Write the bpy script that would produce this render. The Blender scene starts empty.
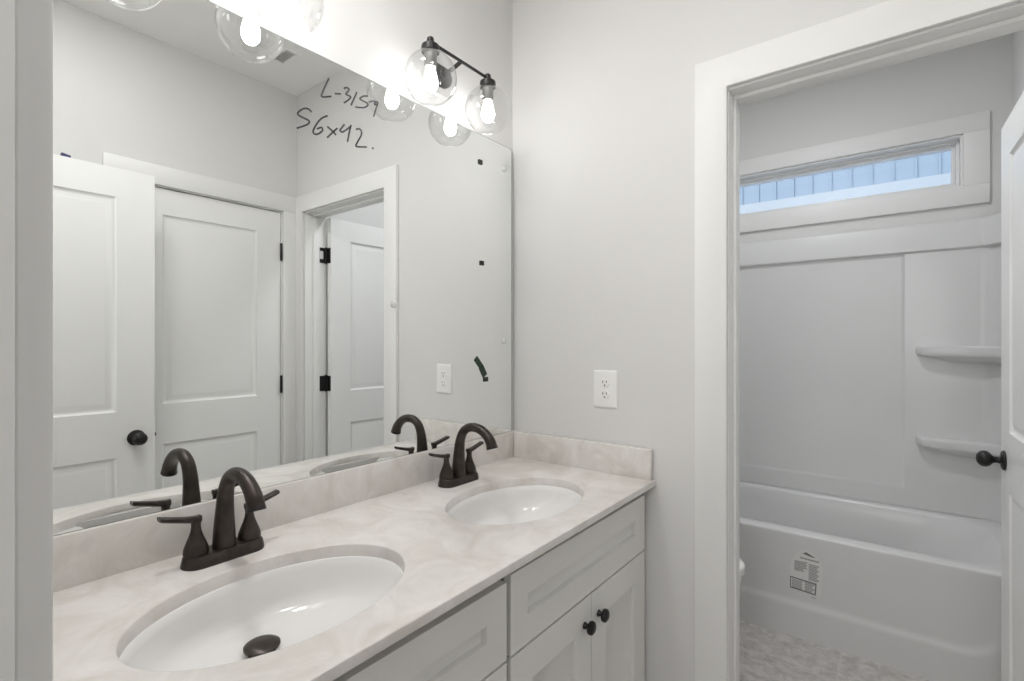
import bpy, bmesh, math, random
from mathutils import Vector, Matrix
R = math.radians
PI = math.pi
random.seed(4)
SC = bpy.context.scene
COL = SC.collection

# ------------------------------------------------------------------ camera, world, exposure
cam_d = bpy.data.cameras.new('camera')
cam_d.sensor_width = 36.0
cam_d.lens = 502.74 / 1024 * 36.0
cam_d.shift_y = 0.0011
cam_d.clip_start = 0.01
cam = bpy.data.objects.new('camera', cam_d)
COL.objects.link(cam)
cam.location = (1.1808, 0.0, 1.3047)
cam.rotation_euler = (R(90), 0, R(37.757))
SC.camera = cam

vs = SC.view_settings
vs.view_transform = 'Standard'
vs.look = 'None'
vs.exposure = 0.0
vs.gamma = 1.0
vs.use_curve_mapping = False
SC.cycles.sample_clamp_indirect = 4.0
SC.cycles.max_bounces = 14
SC.cycles.diffuse_bounces = 8
SC.cycles.transparent_max_bounces = 24

w = bpy.data.worlds.new('sky')
SC.world = w
w.use_nodes = True
wn = w.node_tree.nodes
sky = wn.new('ShaderNodeTexSky')
sky.sky_type = 'NISHITA'
sky.sun_disc = False
sky.sun_elevation = R(38)
sky.sun_rotation = R(200)
w.node_tree.links.new(sky.outputs['Color'], wn['Background'].inputs['Color'])
wn['Background'].inputs['Strength'].default_value = 0.60

H_CEIL = 2.716
BULB_STRENGTH = 26.0
def lamp(name, loc, size, energy, color=(1, .96, .9), rot=(0, 0, 0)):
    d = bpy.data.lights.new(name, 'AREA')
    d.shape = 'DISK'
    d.size = size
    d.energy = energy
    d.color = color
    o = bpy.data.objects.new(name, d)
    COL.objects.link(o)
    o.location = loc
    o.rotation_euler = rot
    return o
lamp('hall_fill_light', (1.1, -2.2, 1.5), 1.1, 18, (1, .995, .99), (R(90), 0, 0))  # added soft fill through the entry doorway, no window stands there
lamp('vanity_fill_light', (0.25, 0.42, H_CEIL - .004), .2, 7.2, (1, .99, .975))  # added ceiling fill on the mirror side, no fitting behind it
lamp('vanity_fill_light', (0.95, 0.42, H_CEIL - .004), .2, 5.2, (1, .99, .975))  # second added ceiling fill, on the closet side
lamp('tub_room_lamp', (0.78, 2.2, 2.77),   .25, 10, (.965, .985, 1))

# ------------------------------------------------------------------ materials
def mat(name, col, rough=.5, metal=0.0, var=0.03, scale=6.0, bump=0.0, bscale=200.0, coat=0.0, spec=.5, emit=None):
    m = bpy.data.materials.new(name)
    m.use_nodes = True
    nt = m.node_tree
    b = nt.nodes['Principled BSDF']
    tc = nt.nodes.new('ShaderNodeTexCoord')
    n = nt.nodes.new('ShaderNodeTexNoise')
    n.inputs['Scale'].default_value = scale
    n.inputs['Detail'].default_value = 4
    nt.links.new(tc.outputs['Object'], n.inputs['Vector'])
    r = nt.nodes.new('ShaderNodeValToRGB')
    r.color_ramp.elements[0].position = .3
    r.color_ramp.elements[1].position = .7
    r.color_ramp.elements[0].color = (*[max(0, c * (1 - var)) for c in col], 1)
    r.color_ramp.elements[1].color = (*[min(1, c * (1 + var)) for c in col], 1)
    nt.links.new(n.outputs['Fac'], r.inputs['Fac'])
    nt.links.new(r.outputs['Color'], b.inputs['Base Color'])
    b.inputs['Roughness'].default_value = rough
    b.inputs['Metallic'].default_value = metal
    b.inputs['Specular IOR Level'].default_value = spec
    b.inputs['Coat Weight'].default_value = coat
    b.inputs['Coat Roughness'].default_value = .08
    if bump:
        n2 = nt.nodes.new('ShaderNodeTexNoise')
        n2.inputs['Scale'].default_value = bscale
        n2.inputs['Detail'].default_value = 3
        nt.links.new(tc.outputs['Object'], n2.inputs['Vector'])
        bp = nt.nodes.new('ShaderNodeBump')
        bp.inputs['Strength'].default_value = bump
        bp.inputs['Distance'].default_value = .002
        nt.links.new(n2.outputs['Fac'], bp.inputs['Height'])
        nt.links.new(bp.outputs['Normal'], b.inputs['Normal'])
    if emit:
        b.inputs['Emission Color'].default_value = (*emit[0], 1)
        b.inputs['Emission Strength'].default_value = emit[1]
    return m

M = {}
M['wall'] = mat('wall_paint', (.705, .70, .693), .6, var=.012, scale=3, bump=.08, bscale=350)
M['ceiling'] = mat('ceiling_paint', (.88, .875, .862), .8, var=.012, bump=.1, bscale=250)
M['trim'] = mat('white_trim_paint', (.80, .797, .787), .45, var=.008)
M['door'] = mat('white_door_paint', (.86, .858, .85), .38, var=.008, bump=.03, bscale=120)
M['cabinet'] = mat('grey_cabinet_paint', (.76, .752, .733), .38, var=.01)
M['gap_shade'] = mat('cabinet_gap_shade', (.50, .49, .475), .5, var=.02)  # face frame colour darkened to stand for shade in the gaps
M['bronze'] = mat('oil_rubbed_bronze', (.045, .036, .031), .36, .55, var=.35, scale=40, bump=.05, bscale=90)
M['black'] = mat('matte_black_metal', (.022, .021, .021), .4, .4, var=.2, scale=30)
M['porcelain'] = mat('white_porcelain', (.84, .832, .82), .12, var=.008, coat=.4)
M['acrylic'] = mat('white_gelcoat', (.70, .70, .698), .3, var=.008, coat=.08)
M['plastic'] = mat('white_plastic', (.86, .855, .84), .3, var=.005)
M['slot'] = mat('dark_slot_plastic', (.03, .03, .03), .6)
M['vinyl'] = mat('white_window_vinyl', (.80, .80, .80), .3, var=.005)
M['ink'] = mat('black_marker_ink', (.05, .05, .055), .5, var=.3, scale=300)
M['tape'] = mat('black_foam', (.02, .022, .02), .7, var=.2, scale=60)
M['green'] = mat('dark_green_tape', (.012, .035, .02), .45, var=.35, scale=120)
M['blue'] = mat('dark_blue_plastic', (.03, .03, .12), .5)
M['clear'] = mat('pale_clear_plastic', (.72, .73, .71), .15, coat=.5)
M['mirror_edge'] = mat('polished_glass_edge', (.16, .19, .17), .2, var=.05)
M['paper'] = mat('clear_sticker_film', (.74, .738, .73), .3, var=.01)
M['print'] = mat('grey_print', (.36, .355, .35), .5, var=.12, scale=250)
M['print_dark'] = mat('dark_grey_print', (.17, .17, .17), .5, var=.1, scale=200)
M['vent_dark'] = mat('vent_shadow_metal', (.72, .72, .71), .6)
M['siding'] = mat('pale_blue_siding', (.20, .262, .325), .6, var=.03, scale=2)
M['siding_band'] = mat('pale_siding_band', (.30, .335, .36), .5, var=.02)
M['ground'] = mat('pale_bounce_ground', (.72, .71, .69), .9, var=.06, scale=3)
M['socket'] = mat('grey_socket_metal', (.26, .26, .25), .35, .6)
M['chrome'] = mat('brushed_steel', (.55, .55, .54), .3, .9)

def mirror_material():
    m = bpy.data.materials.new('silvered_mirror')
    m.use_nodes = True
    nt = m.node_tree
    b = nt.nodes['Principled BSDF']
    tc = nt.nodes.new('ShaderNodeTexCoord')
    n = nt.nodes.new('ShaderNodeTexNoise')
    n.inputs['Scale'].default_value = 3
    nt.links.new(tc.outputs['Object'], n.inputs['Vector'])
    r = nt.nodes.new('ShaderNodeValToRGB')
    r.color_ramp.elements[0].color = (.92, .935, .925, 1)
    r.color_ramp.elements[1].color = (.93, .945, .935, 1)
    nt.links.new(n.outputs['Fac'], r.inputs['Fac'])
    nt.links.new(r.outputs['Color'], b.inputs['Base Color'])
    b.inputs['Metallic'].default_value = 1
    b.inputs['Roughness'].default_value = 0
    return m
M['mirror'] = mirror_material()

def thin_glass(name, tint, f0=.04, edge=.55, rough=0.0, power=3.5, rim=None):
    m = bpy.data.materials.new(name)
    m.use_nodes = True
    nt = m.node_tree
    nt.nodes.remove(nt.nodes['Principled BSDF'])
    out = nt.nodes['Material Output']
    t = nt.nodes.new('ShaderNodeBsdfTransparent')
    t.inputs['Color'].default_value = (*tint, 1)
    g = nt.nodes.new('ShaderNodeBsdfGlossy')
    g.inputs['Roughness'].default_value = rough
    g.inputs['Color'].default_value = (1, 1, 1, 1)
    lw = nt.nodes.new('ShaderNodeLayerWeight')
    lw.inputs['Blend'].default_value = .5
    pw = nt.nodes.new('ShaderNodeMath')
    pw.operation = 'POWER'
    pw.inputs[1].default_value = power
    nt.links.new(lw.outputs['Facing'], pw.inputs[0])
    mp = nt.nodes.new('ShaderNodeMapRange')
    mp.inputs['To Min'].default_value = f0
    mp.inputs['To Max'].default_value = edge
    nt.links.new(pw.outputs[0], mp.inputs['Value'])
    if rim:
        cr = nt.nodes.new('ShaderNodeMix')
        cr.data_type = 'RGBA'
        cr.inputs[6].default_value = (*tint, 1)
        cr.inputs[7].default_value = (*rim, 1)
        nt.links.new(pw.outputs[0], cr.inputs['Factor'])
        nt.links.new(cr.outputs[2], t.inputs['Color'])
    mx = nt.nodes.new('ShaderNodeMixShader')
    nt.links.new(mp.outputs[0], mx.inputs['Fac'])
    nt.links.new(t.outputs[0], mx.inputs[1])
    nt.links.new(g.outputs[0], mx.inputs[2])
    nt.links.new(mx.outputs[0], out.inputs['Surface'])
    return m
M['globe'] = thin_glass('clear_globe_glass', (.975, .975, .975), .04, .62, 0.0, 2.6, (.93, .93, .93))
M['pane'] = thin_glass('clear_window_glass', (.95, .97, .98), .05, .6)
M['bulb'] = mat('lit_bulb', (.9, .88, .84), .4, emit=((1, .99, .97), BULB_STRENGTH))

def marble_material():
    m = bpy.data.materials.new('cultured_marble')
    m.use_nodes = True
    nt = m.node_tree
    L = nt.links
    b = nt.nodes['Principled BSDF']
    tc = nt.nodes.new('ShaderNodeTexCoord')
    n1 = nt.nodes.new('ShaderNodeTexNoise')
    n1.inputs['Scale'].default_value = 8.5
    n1.inputs['Detail'].default_value = 8
    n1.inputs['Roughness'].default_value = .62
    n1.inputs['Distortion'].default_value = 1.1
    L.new(tc.outputs['Object'], n1.inputs['Vector'])
    r1 = nt.nodes.new('ShaderNodeValToRGB')
    e = r1.color_ramp.elements
    e[0].position, e[0].color = .34, (.645, .608, .572, 1)
    e[1].position, e[1].color = .62, (.77, .748, .725, 1)
    L.new(n1.outputs['Fac'], r1.inputs['Fac'])
    n2 = nt.nodes.new('ShaderNodeTexNoise')
    n2.inputs['Scale'].default_value = 17
    n2.inputs['Detail'].default_value = 6
    n2.inputs['Roughness'].default_value = .6
    L.new(tc.outputs['Object'], n2.inputs['Vector'])
    r2 = nt.nodes.new('ShaderNodeValToRGB')
    e = r2.color_ramp.elements
    e[0].position, e[0].color = .62, (0, 0, 0, 1)
    e[1].position, e[1].color = .76, (.55, .55, .55, 1)
    L.new(n2.outputs['Fac'], r2.inputs['Fac'])
    mx = nt.nodes.new('ShaderNodeMix')
    mx.data_type = 'RGBA'
    L.new(r2.outputs['Color'], mx.inputs['Factor'])
    L.new(r1.outputs['Color'], mx.inputs[6])
    mx.inputs[7].default_value = (.56, .55, .54, 1)
    L.new(mx.outputs[2], b.inputs['Base Color'])
    b.inputs['Roughness'].default_value = .24
    return m
M['marble'] = marble_material()

def floor_material():
    m = bpy.data.materials.new('vinyl_marble_tile')
    m.use_nodes = True
    nt = m.node_tree
    L = nt.links
    b = nt.nodes['Principled BSDF']
    tc = nt.nodes.new('ShaderNodeTexCoord')
    mp = nt.nodes.new('ShaderNodeMapping')
    mp.inputs['Rotation'].default_value = (0, 0, R(90))
    mp.inputs['Location'].default_value = (0.46, -0.069, 0)
    L.new(tc.outputs['Object'], mp.inputs['Vector'])
    n1 = nt.nodes.new('ShaderNodeTexNoise')
    n1.inputs['Scale'].default_value = 20
    n1.inputs['Detail'].default_value = 9
    n1.inputs['Roughness'].default_value = .75
    n1.inputs['Distortion'].default_value = .35
    L.new(tc.outputs['Object'], n1.inputs['Vector'])
    r1 = nt.nodes.new('ShaderNodeValToRGB')
    e = r1.color_ramp.elements
    e[0].position, e[0].color = .36, (.40, .375, .36, 1)
    e[1].position, e[1].color = .64, (.66, .635, .615, 1)
    L.new(n1.outputs['Fac'], r1.inputs['Fac'])
    br = nt.nodes.new('ShaderNodeTexBrick')
    br.inputs['Scale'].default_value = 1
    br.inputs['Brick Width'].default_value = .914
    br.inputs['Row Height'].default_value = .457
    br.inputs['Mortar Size'].default_value = .0025
    br.inputs['Color1'].default_value = (1, 1, 1, 1)
    br.inputs['Color2'].default_value = (.95, .95, .95, 1)
    br.inputs['Mortar'].default_value = (1, 1, 1, 1)
    L.new(mp.outputs[0], br.inputs['Vector'])
    mu = nt.nodes.new('ShaderNodeMix')
    mu.data_type = 'RGBA'
    mu.blend_type = 'MULTIPLY'
    mu.inputs['Factor'].default_value = 1
    L.new(r1.outputs['Color'], mu.inputs[6])
    L.new(br.outputs['Color'], mu.inputs[7])
    mx = nt.nodes.new('ShaderNodeMix')
    mx.data_type = 'RGBA'
    L.new(br.outputs['Fac'], mx.inputs['Factor'])
    L.new(mu.outputs[2], mx.inputs[6])
    mx.inputs[7].default_value = (.58, .55, .53, 1)
    L.new(mx.outputs[2], b.inputs['Base Color'])
    b.inputs['Roughness'].default_value = .42
    return m
M['floor'] = floor_material()

# ------------------------------------------------------------------ mesh helpers
def bx(bm, x0, y0, z0, x1, y1, z1):
    x0, x1 = min(x0, x1), max(x0, x1)
    y0, y1 = min(y0, y1), max(y0, y1)
    z0, z1 = min(z0, z1), max(z0, z1)
    v = [bm.verts.new(p) for p in ((x0, y0, z0), (x1, y0, z0), (x1, y1, z0), (x0, y1, z0),
                                   (x0, y0, z1), (x1, y0, z1), (x1, y1, z1), (x0, y1, z1))]
    for f in ((0, 3, 2, 1), (4, 5, 6, 7), (0, 1, 5, 4), (1, 2, 6, 5), (2, 3, 7, 6), (3, 0, 4, 7)):
        bm.faces.new([v[i] for i in f])

def loft(bm, loops, cap0=True, cap1=True, closed=True):
    rings = [[bm.verts.new(p) for p in lp] for lp in loops]
    n = len(rings[0])
    for a, b in zip(rings, rings[1:]):
        for i in range(n if closed else n - 1):
            j = (i + 1) % n
            bm.faces.new((a[i], a[j], b[j], b[i]))
    if cap0:
        bm.faces.new(rings[0][::-1])
    if cap1:
        bm.faces.new(rings[-1])
    return rings

def lathe(bm, prof, c=(0, 0, 0), axis='Z', n=32, sx=1, sy=1, caps=True):
    c = Vector(c)
    loops = []
    for r, h in prof:
        lp = []
        for i in range(n):
            a = 2 * PI * i / n
            p = Vector((r * sx * math.cos(a), r * sy * math.sin(a), h))
            if axis == 'X':
                p = Vector((p.z, p.x, p.y))
            elif axis == '-X':
                p = Vector((-p.z, -p.x, p.y))
            elif axis == '-Y':
                p = Vector((p.x, -p.z, p.y))
            lp.append(c + p)
        loops.append(lp)
    loft(bm, loops, caps, caps)

def tube(bm, pts, rad, n=20, flat=1.0, up=None, caps=True):
    pts = [Vector(p) for p in pts]
    if not hasattr(rad, '__len__'):
        rad = [rad] * len(pts)
    loops = []
    side = None
    for i, p in enumerate(pts):
        t = (pts[min(i + 1, len(pts) - 1)] - pts[max(i - 1, 0)]).normalized()
        if side is None:
            u = Vector(up) if up else (Vector((0, 0, 1)) if abs(t.z) < .9 else Vector((0, 1, 0)))
            side = t.cross(u).normalized()
        side = (side - t * side.dot(t)).normalized()
        nn = side.cross(t).normalized()
        loops.append([p + rad[i] * (math.cos(2 * PI * k / n) * side + flat * math.sin(2 * PI * k / n) * nn) for k in range(n)])
    loft(bm, loops, caps, caps)

def smooth_path(ctrl, n=8):
    """Catmull-Rom through control rows (any width)."""
    out = []
    P = [ctrl[0]] + list(ctrl) + [ctrl[-1]]
    for i in range(1, len(P) - 2):
        for k in range(n):
            t = k / n
            out.append(tuple(.5 * (2 * b + (c - a) * t + (2 * a - 5 * b + 4 * c - d) * t * t + (-a + 3 * b - 3 * c + d) * t ** 3)
                             for a, b, c, d in zip(P[i - 1], P[i], P[i + 1], P[i + 2])))
    out.append(tuple(ctrl[-1]))
    return out

def rrect(cx, cy, hx, hy, r, k=8):
    r = min(r, hx, hy)
    out = []
    for sx, sy, a0 in ((1, -1, -90), (1, 1, 0), (-1, 1, 90), (-1, -1, 180)):
        for i in range(k + 1):
            a = R(a0 + 90 * i / k)
            out.append((cx + sx * (hx - r) + r * math.cos(a), cy + sy * (hy - r) + r * math.sin(a)))
    return out

def face_grid(bm, us, vs, panels, rings, y, sgn):
    """Front (sgn=+1, facing -Y) or back face of a slab, each panel cell stepped through rings (inset, depth)."""
    def P(u, v, d):
        return bm.verts.new((u, y + sgn * d, v))
    def quad(a, b, c, d):
        f = [a, b, c, d] if sgn > 0 else [d, c, b, a]
        bm.faces.new(f)
    for i in range(len(us) - 1):
        for j in range(len(vs) - 1):
            u0, u1, v0, v1 = us[i], us[i + 1], vs[j], vs[j + 1]
            if (i, j) not in panels:
                quad(P(u0, v0, 0), P(u1, v0, 0), P(u1, v1, 0), P(u0, v1, 0))
                continue
            prev = None
            for ins, dep in rings:
                lp = [P(u0 + ins, v0 + ins, dep), P(u1 - ins, v0 + ins, dep), P(u1 - ins, v1 - ins, dep), P(u0 + ins, v1 - ins, dep)]
                if prev:
                    for k in range(4):
                        m_ = (k + 1) % 4
                        quad(prev[k], prev[m_], lp[m_], lp[k])
                prev = lp
            quad(*prev)

def slab(us, vs, T, panels, rings, back=True):
    bm = bmesh.new()
    face_grid(bm, us, vs, panels, rings, 0, 1)
    face_grid(bm, us, vs, panels if back else [], rings, T, -1)
    for i in range(len(us) - 1):
        for v, d in ((vs[0], 1), (vs[-1], -1)):
            q = [bm.verts.new(p) for p in ((us[i], 0, v), (us[i], T, v), (us[i + 1], T, v), (us[i + 1], 0, v))]
            bm.faces.new(q if d > 0 else q[::-1])
    for j in range(len(vs) - 1):
        for u, d in ((us[0], 1), (us[-1], -1)):
            q = [bm.verts.new(p) for p in ((u, 0, vs[j]), (u, 0, vs[j + 1]), (u, T, vs[j + 1]), (u, T, vs[j]))]
            bm.faces.new(q if d > 0 else q[::-1])
    bmesh.ops.remove_doubles(bm, verts=bm.verts, dist=1e-6)
    return bm

def obj(name, bm, m, parent=None, bevel=0, seg=2, sharp=38, mtx=None, doubles=False, zmin=None):
    if doubles:
        bmesh.ops.remove_doubles(bm, verts=bm.verts, dist=1e-6)
    bmesh.ops.recalc_face_normals(bm, faces=bm.faces)
    if bevel:
        es = [e for e in bm.edges if len(e.link_faces) == 2 and e.calc_face_angle() > R(35) and (zmin is None or min(v.co.z for v in e.verts) > zmin)]
        bmesh.ops.bevel(bm, geom=es, offset=bevel, segments=seg, affect='EDGES', profile=.5, clamp_overlap=True)
    if mtx is not None:
        bm.transform(mtx)
    me = bpy.data.meshes.new(name)
    bm.to_mesh(me)
    bm.free()
    me.polygons.foreach_set('use_smooth', [True] * len(me.polygons))
    me.set_sharp_from_angle(angle=R(sharp))
    me.materials.append(m)
    o = bpy.data.objects.new(name, me)
    COL.objects.link(o)
    if parent:
        o.parent = parent
        off = parent.location if parent.parent is None else Vector()   # a part's own world matrix is identity
        o.matrix_parent_inverse = Matrix.Translation(-Vector(off))
    return o

def tag(o, label=None, cat=None, group=None, kind=None):
    for k, v in (('label', label), ('category', cat), ('group', group), ('kind', kind)):
        if v:
            o[k] = v
    return o

def thing(name, loc, label, cat, group=None, kind=None):
    o = bpy.data.objects.new(name, None)
    o.empty_display_size = .05
    COL.objects.link(o)
    o.location = loc
    return tag(o, label, cat, group, kind)

def copy_tree(o, shift, parent=None):
    c = o.copy()
    COL.objects.link(c)
    if parent:
        c.parent = parent
    else:
        c.location = Vector(c.location) + Vector(shift)
    for ch in list(o.children):
        copy_tree(ch, shift, c)
    return c

def boxes(name, bl, m, parent=None, bevel=0, kind=None, label=None, cat=None):
    bm = bmesh.new()
    for b in bl:
        bx(bm, *b)
    o = obj(name, bm, m, parent, bevel)
    if kind:
        o['kind'] = kind
    if label:
        o['label'] = label
    if cat:
        o['category'] = cat
    return o

# ------------------------------------------------------------------ room dimensions
YS0, YS = -.054, .062          # entry wall
YE, YE2 = 1.528, 1.650         # wall between vanity room and tub room
W = 1.593                      # right wall
YF = 3.30                      # window wall
H = H_CEIL
HD = 2.03                      # door head
CT = .87                       # counter top
SP = .9656                     # backsplash top

S = 'structure'
boxes('floor', [(-.6, -2.3, -.08, 2.6, YF + .15, 0)], M['floor'], kind=S, label='grey beige marble look vinyl tile floor', cat='floor')
boxes('ceiling', [(-.6, -2.3, H, 2.6, YE2, H + .1), (-.6, YE2, H + .07, 2.6, YF + .15, H + .17)], M['ceiling'], kind=S, label='flat white ceiling seen in the mirror', cat='ceiling')
boxes('wall_left', [(-.1, YS0, 0, 0, YF + .15, H + .07), (-.6, -2.3, 0, -.5, YS0, H)], M['wall'], kind=S,
      label='pale wall carrying the large mirror and vanity lights', cat='wall')
boxes('wall_back', [(0, YE, 0, .779, YE2, H), (1.516, YE, 0, W, YE2, H), (.779, YE, HD + .02, 1.516, YE2, H)], M['wall'], kind=S,
      label='pale wall with the outlet and the open tub room doorway', cat='wall')
CY0, CY1 = .722, 1.446         # closet door rough opening in right wall
boxes('wall_right', [(W + .065, YS0, 0, W + .13, YF + .15, H + .07), (W, YS0, 0, W + .065, CY0, H), (W, CY1, 0, W + .065, YF + .15, H + .07),
                     (W, CY0, HD + .02, W + .065, CY1, H), (2.5, -2.3, 0, 2.6, YS0, H)], M['wall'], kind=S,
      label='pale wall with the closed closet door seen in the mirror', cat='wall')
boxes('wall_front', [(-.6, YS0, 0, .698, YS, H), (1.465, YS0, 0, 2.6, YS, H), (.698, YS0, HD + .02, 1.465, YS, H)], M['wall'], kind=S,
      label='wall with the entry doorway at the left edge of the view', cat='wall')
WX0, WX1, WZ0, WZ1 = .18, 1.42, 2.062, 2.32
boxes('wall_far', [(0, YF, 0, W, YF + .15, WZ0), (0, YF, WZ1, W, YF + .15, H + .07), (0, YF, WZ0, WX0, YF + .15, WZ1), (WX1, YF, WZ0, W, YF + .15, WZ1)],
      M['wall'], kind=S, label='grey wall above the tub with the high narrow window', cat='wall')
boxes('wall_hall', [(-.6, -2.4, 0, 2.6, -2.3, H)], M['wall'], kind=S, label='hall wall behind the entry doorway', cat='wall')

# door casings and jambs ------------------------------------------------
def casing_y(name, yf, t, x0, x1, zt, cw, xmax=None, label=None):
    """casing on a wall facing -Y (t<0) or +Y (t>0), inner edges x0..x1, head zt"""
    xr = min(x1 + cw, xmax) if xmax else x1 + cw
    pts = [(x0 - cw, 0), (x0, 0), (x0, zt), (x1, zt), (x1, 0), (xr, 0), (xr, zt + cw), (x0 - cw, zt + cw)]
    bm = bmesh.new()
    q = [[bm.verts.new((x, y, z)) for x, z in pts] for y in (yf, yf + t)]
    for k in range(8):
        j = (k + 1) % 8
        bm.faces.new((q[0][k], q[0][j], q[1][j], q[1][k]))
    for r in q:
        bm.faces.new((r[0], r[1], r[2], r[7]))
        bm.faces.new((r[2], r[3], r[6], r[7]))
        bm.faces.new((r[3], r[4], r[5], r[6]))
    tag(obj(name, bm, M['trim'], None, .0025), label, 'door trim', None, S)
casing_y('trim_1', YE, -.018, .786, 1.514, HD + .005, .0905, W - .001, 'flat white casing around the tub room doorway')
casing_y('trim_2', YE2, .018, .783, 1.512, HD + .005, .0905, W - .001, 'white casing on the tub side of the doorway')
casing_y('trim_3', YS, .020, .711, 1.455, HD + .005, .0905, W - .001, 'grey white casing edge at the far left of the view')
boxes('trim_4', [(.779, YE, 0, .788, YE2, HD), (1.507, YE, 0, 1.516, YE2, HD), (.779, YE, HD, 1.516, YE2, HD + .012),
                 (.788, YE2 - .075, 0, .796, YE2 - .038, HD - .011), (1.496, YE2 - .075, 0, 1.507, YE2 - .038, HD - .011),
                 (.788, YE2 - .075, HD - .011, 1.507, YE2 - .038, HD)], M['trim'], bevel=.0015, kind=S,
      label='white jamb and stop lining the tub room doorway', cat='door trim')
boxes('trim_5', [(.698, YS0, 0, .716, YS, HD), (1.450, YS0, 0, 1.465, YS, HD), (.698, YS0, HD, 1.465, YS, HD + .012)],
      M['trim'], bevel=.0015, kind=S, label='jamb of the entry doorway beside the camera', cat='door trim')
cy0, cy1 = .727, 1.441         # closet casing inner edges
boxes('trim_6', [(W - .018, cy0 - .0905, 0, W, cy0, HD + .005), (W - .018, cy1, 0, W, min(cy1 + .0905, YE - .001), HD + .005),
                 (W - .018, cy0 - .0905, HD + .005, W, min(cy1 + .0905, YE - .001), HD + .0955)], M['trim'], bevel=.0025, kind=S,
      label='flat white casing around the closed closet door', cat='door trim')
boxes('trim_7', [(W, CY0, 0, W + .064, CY0 + .011, HD), (W, CY1 - .011, 0, W + .064, CY1, HD), (W, CY0, HD, W + .064, CY1, HD + .012)],
      M['trim'], kind=S, label='white jamb of the closed closet door', cat='door trim')
bb = [(W - .014, YS + .021, 0, W - .0005, cy0 - .091, .13)]
boxes('baseboard_right', bb, M['trim'], bevel=.002, kind=S, label='white baseboard beside the closet door', cat='baseboard')
boxes('baseboard_back', [(.58, YE - .014, 0, .696, YE - .0005, .13)], M['trim'], bevel=.002, kind=S,
      label='white baseboard between vanity and doorway', cat='baseboard')
boxes('baseboard_left', [(.0005, YE2 + .02, 0, .014, 2.49, .13)], M['trim'], bevel=.002, kind=S,
      label='white baseboard behind the toilet', cat='baseboard')

# ------------------------------------------------------------------ panel doors
RINGS = [(0, 0), (.003, .0035), (.010, .0085), (.017, .0085), (.034, .0025), (.040, .002)]
def knob_bm(c, axis):
    bm = bmesh.new()
    lathe(bm, [(.0, 0), (.031, 0), (.033, .003), (.031, .007), (.024, .010), (.013, .012), (.0105, .016), (.0105, .026), (.014, .031),
               (.021, .036), (.0255, .043), (.027, .050), (.0255, .058), (.020, .065), (.011, .070), (.0, .0715)], c, axis, 32, caps=False)
    return bm
def hinge_bm(z, pin, leafs):
    bm = bmesh.new()
    lathe(bm, [(.0, -.049), (.005, -.049), (.0062, -.045), (.0062, .045), (.005, .049), (.0, .049)], (pin[0], pin[1], z), 'Z', 12, caps=False)
    for b in leafs:
        bx(bm, b[0], b[1], z - .044, b[2], b[3], z + .044)
    return bm
def door_leaf(name, Wd, stile, mtx, label):
    us = [0, stile, Wd - stile, Wd]
    vs_ = [.010, .21, .822, 1.012, 1.905, 2.025]
    bm = slab(us, vs_, .035, [(1, 1), (1, 3)], RINGS)
    return bm

# door_1: open leaf in the tub room. local u from hinge, front faces the room (-X side)
HX, HY = 1.504, YE2 + .012
ang = R(1.5)
# local (u,0..T,z): u -> along +y (slightly towards -x), front normal -> -x
def frame(hx, hy, a):
    ux = Vector((-math.sin(a), math.cos(a), 0))
    nx = Vector((math.cos(a), math.sin(a), 0))     # local +Y (into thickness) -> +x side
    return Matrix(((ux.x, nx.x, 0, hx), (ux.y, nx.y, 0, hy), (0, 0, 1, 0), (0, 0, 0, 1)))
m1 = frame(HX - .036, HY + .003, ang)
d1 = thing('door_1', (HX, HY, 0), 'white two panel door standing open inside the tub room', 'door', kind=S)
d1.location = (0, 0, 0)
d1l = obj('door_leaf', door_leaf('', .705, .13, None, ''), M['door'], d1, bevel=0, mtx=m1)
def on(mt, u, y, z):
    return mt @ Vector((u, y, z))
kb = knob_bm((0, 0, 0), '-Y'); kb.transform(m1 @ Matrix.Translation((.705 - .062, 0, .912)))
tag(obj('knob', kb, M['black'], d1l), 'black egg shaped knob')
kb = knob_bm((0, 0, 0), '-Y'); kb.transform(m1 @ Matrix.Translation((.705 - .062, .035, .912)) @ Matrix.Rotation(PI, 4, 'Z'))
tag(obj('knob', kb, M['black'], d1l), 'black egg shaped knob')
for z in (.25, 1.062, 1.806):
    hg = tag(obj('hinge', hinge_bm(z, (HX + .001, HY - .004), [(HX - .038, HY - .0015, HX, HY + .0015), (1.5045, HY - .048, 1.5068, HY - .006)]),
            M['black'], d1), 'black hinge')
    if z > 1.5:
        tag(boxes('hinge_sticker', [(1.5036, HY - .044, z - .022, 1.5045, HY - .022, z + .024)], M['paper'], hg), 'pale sticker on black hinge')

# door_2: entry door standing open, hinged at the right of the entry doorway
E2X, E2Y = 1.418, .075
m2 = frame(E2X, E2Y, 0)
d2 = thing('door_2', (0, 0, 0), 'white two panel entry door standing open, with black knob, seen in mirror', 'door', kind=S)
d2l = obj('door_leaf', door_leaf('', .704, .135, None, ''), M['door'], d2, mtx=m2)
kb = knob_bm((0, 0, 0), '-Y'); kb.transform(m2 @ Matrix.Translation((.704 - .068, 0, .897)))
tag(obj('knob', kb, M['black'], d2l), 'black round knob')
kb = knob_bm((0, 0, 0), '-Y'); kb.transform(m2 @ Matrix.Translation((.704 - .060, .035, .900)) @ Matrix.Rotation(PI, 4, 'Z'))
tag(obj('knob', kb, M['black'], d2l), 'black round knob')
bm = bmesh.new(); bx(bm, E2X + .008, E2Y + .7035, .872, E2X + .027, E2Y + .7055, .928)
bx(bm, E2X + .012, E2Y + .704, .893, E2X + .022, E2Y + .712, .907)
tag(obj('latch', bm, M['black'], d2l), 'black latch plate')
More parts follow.
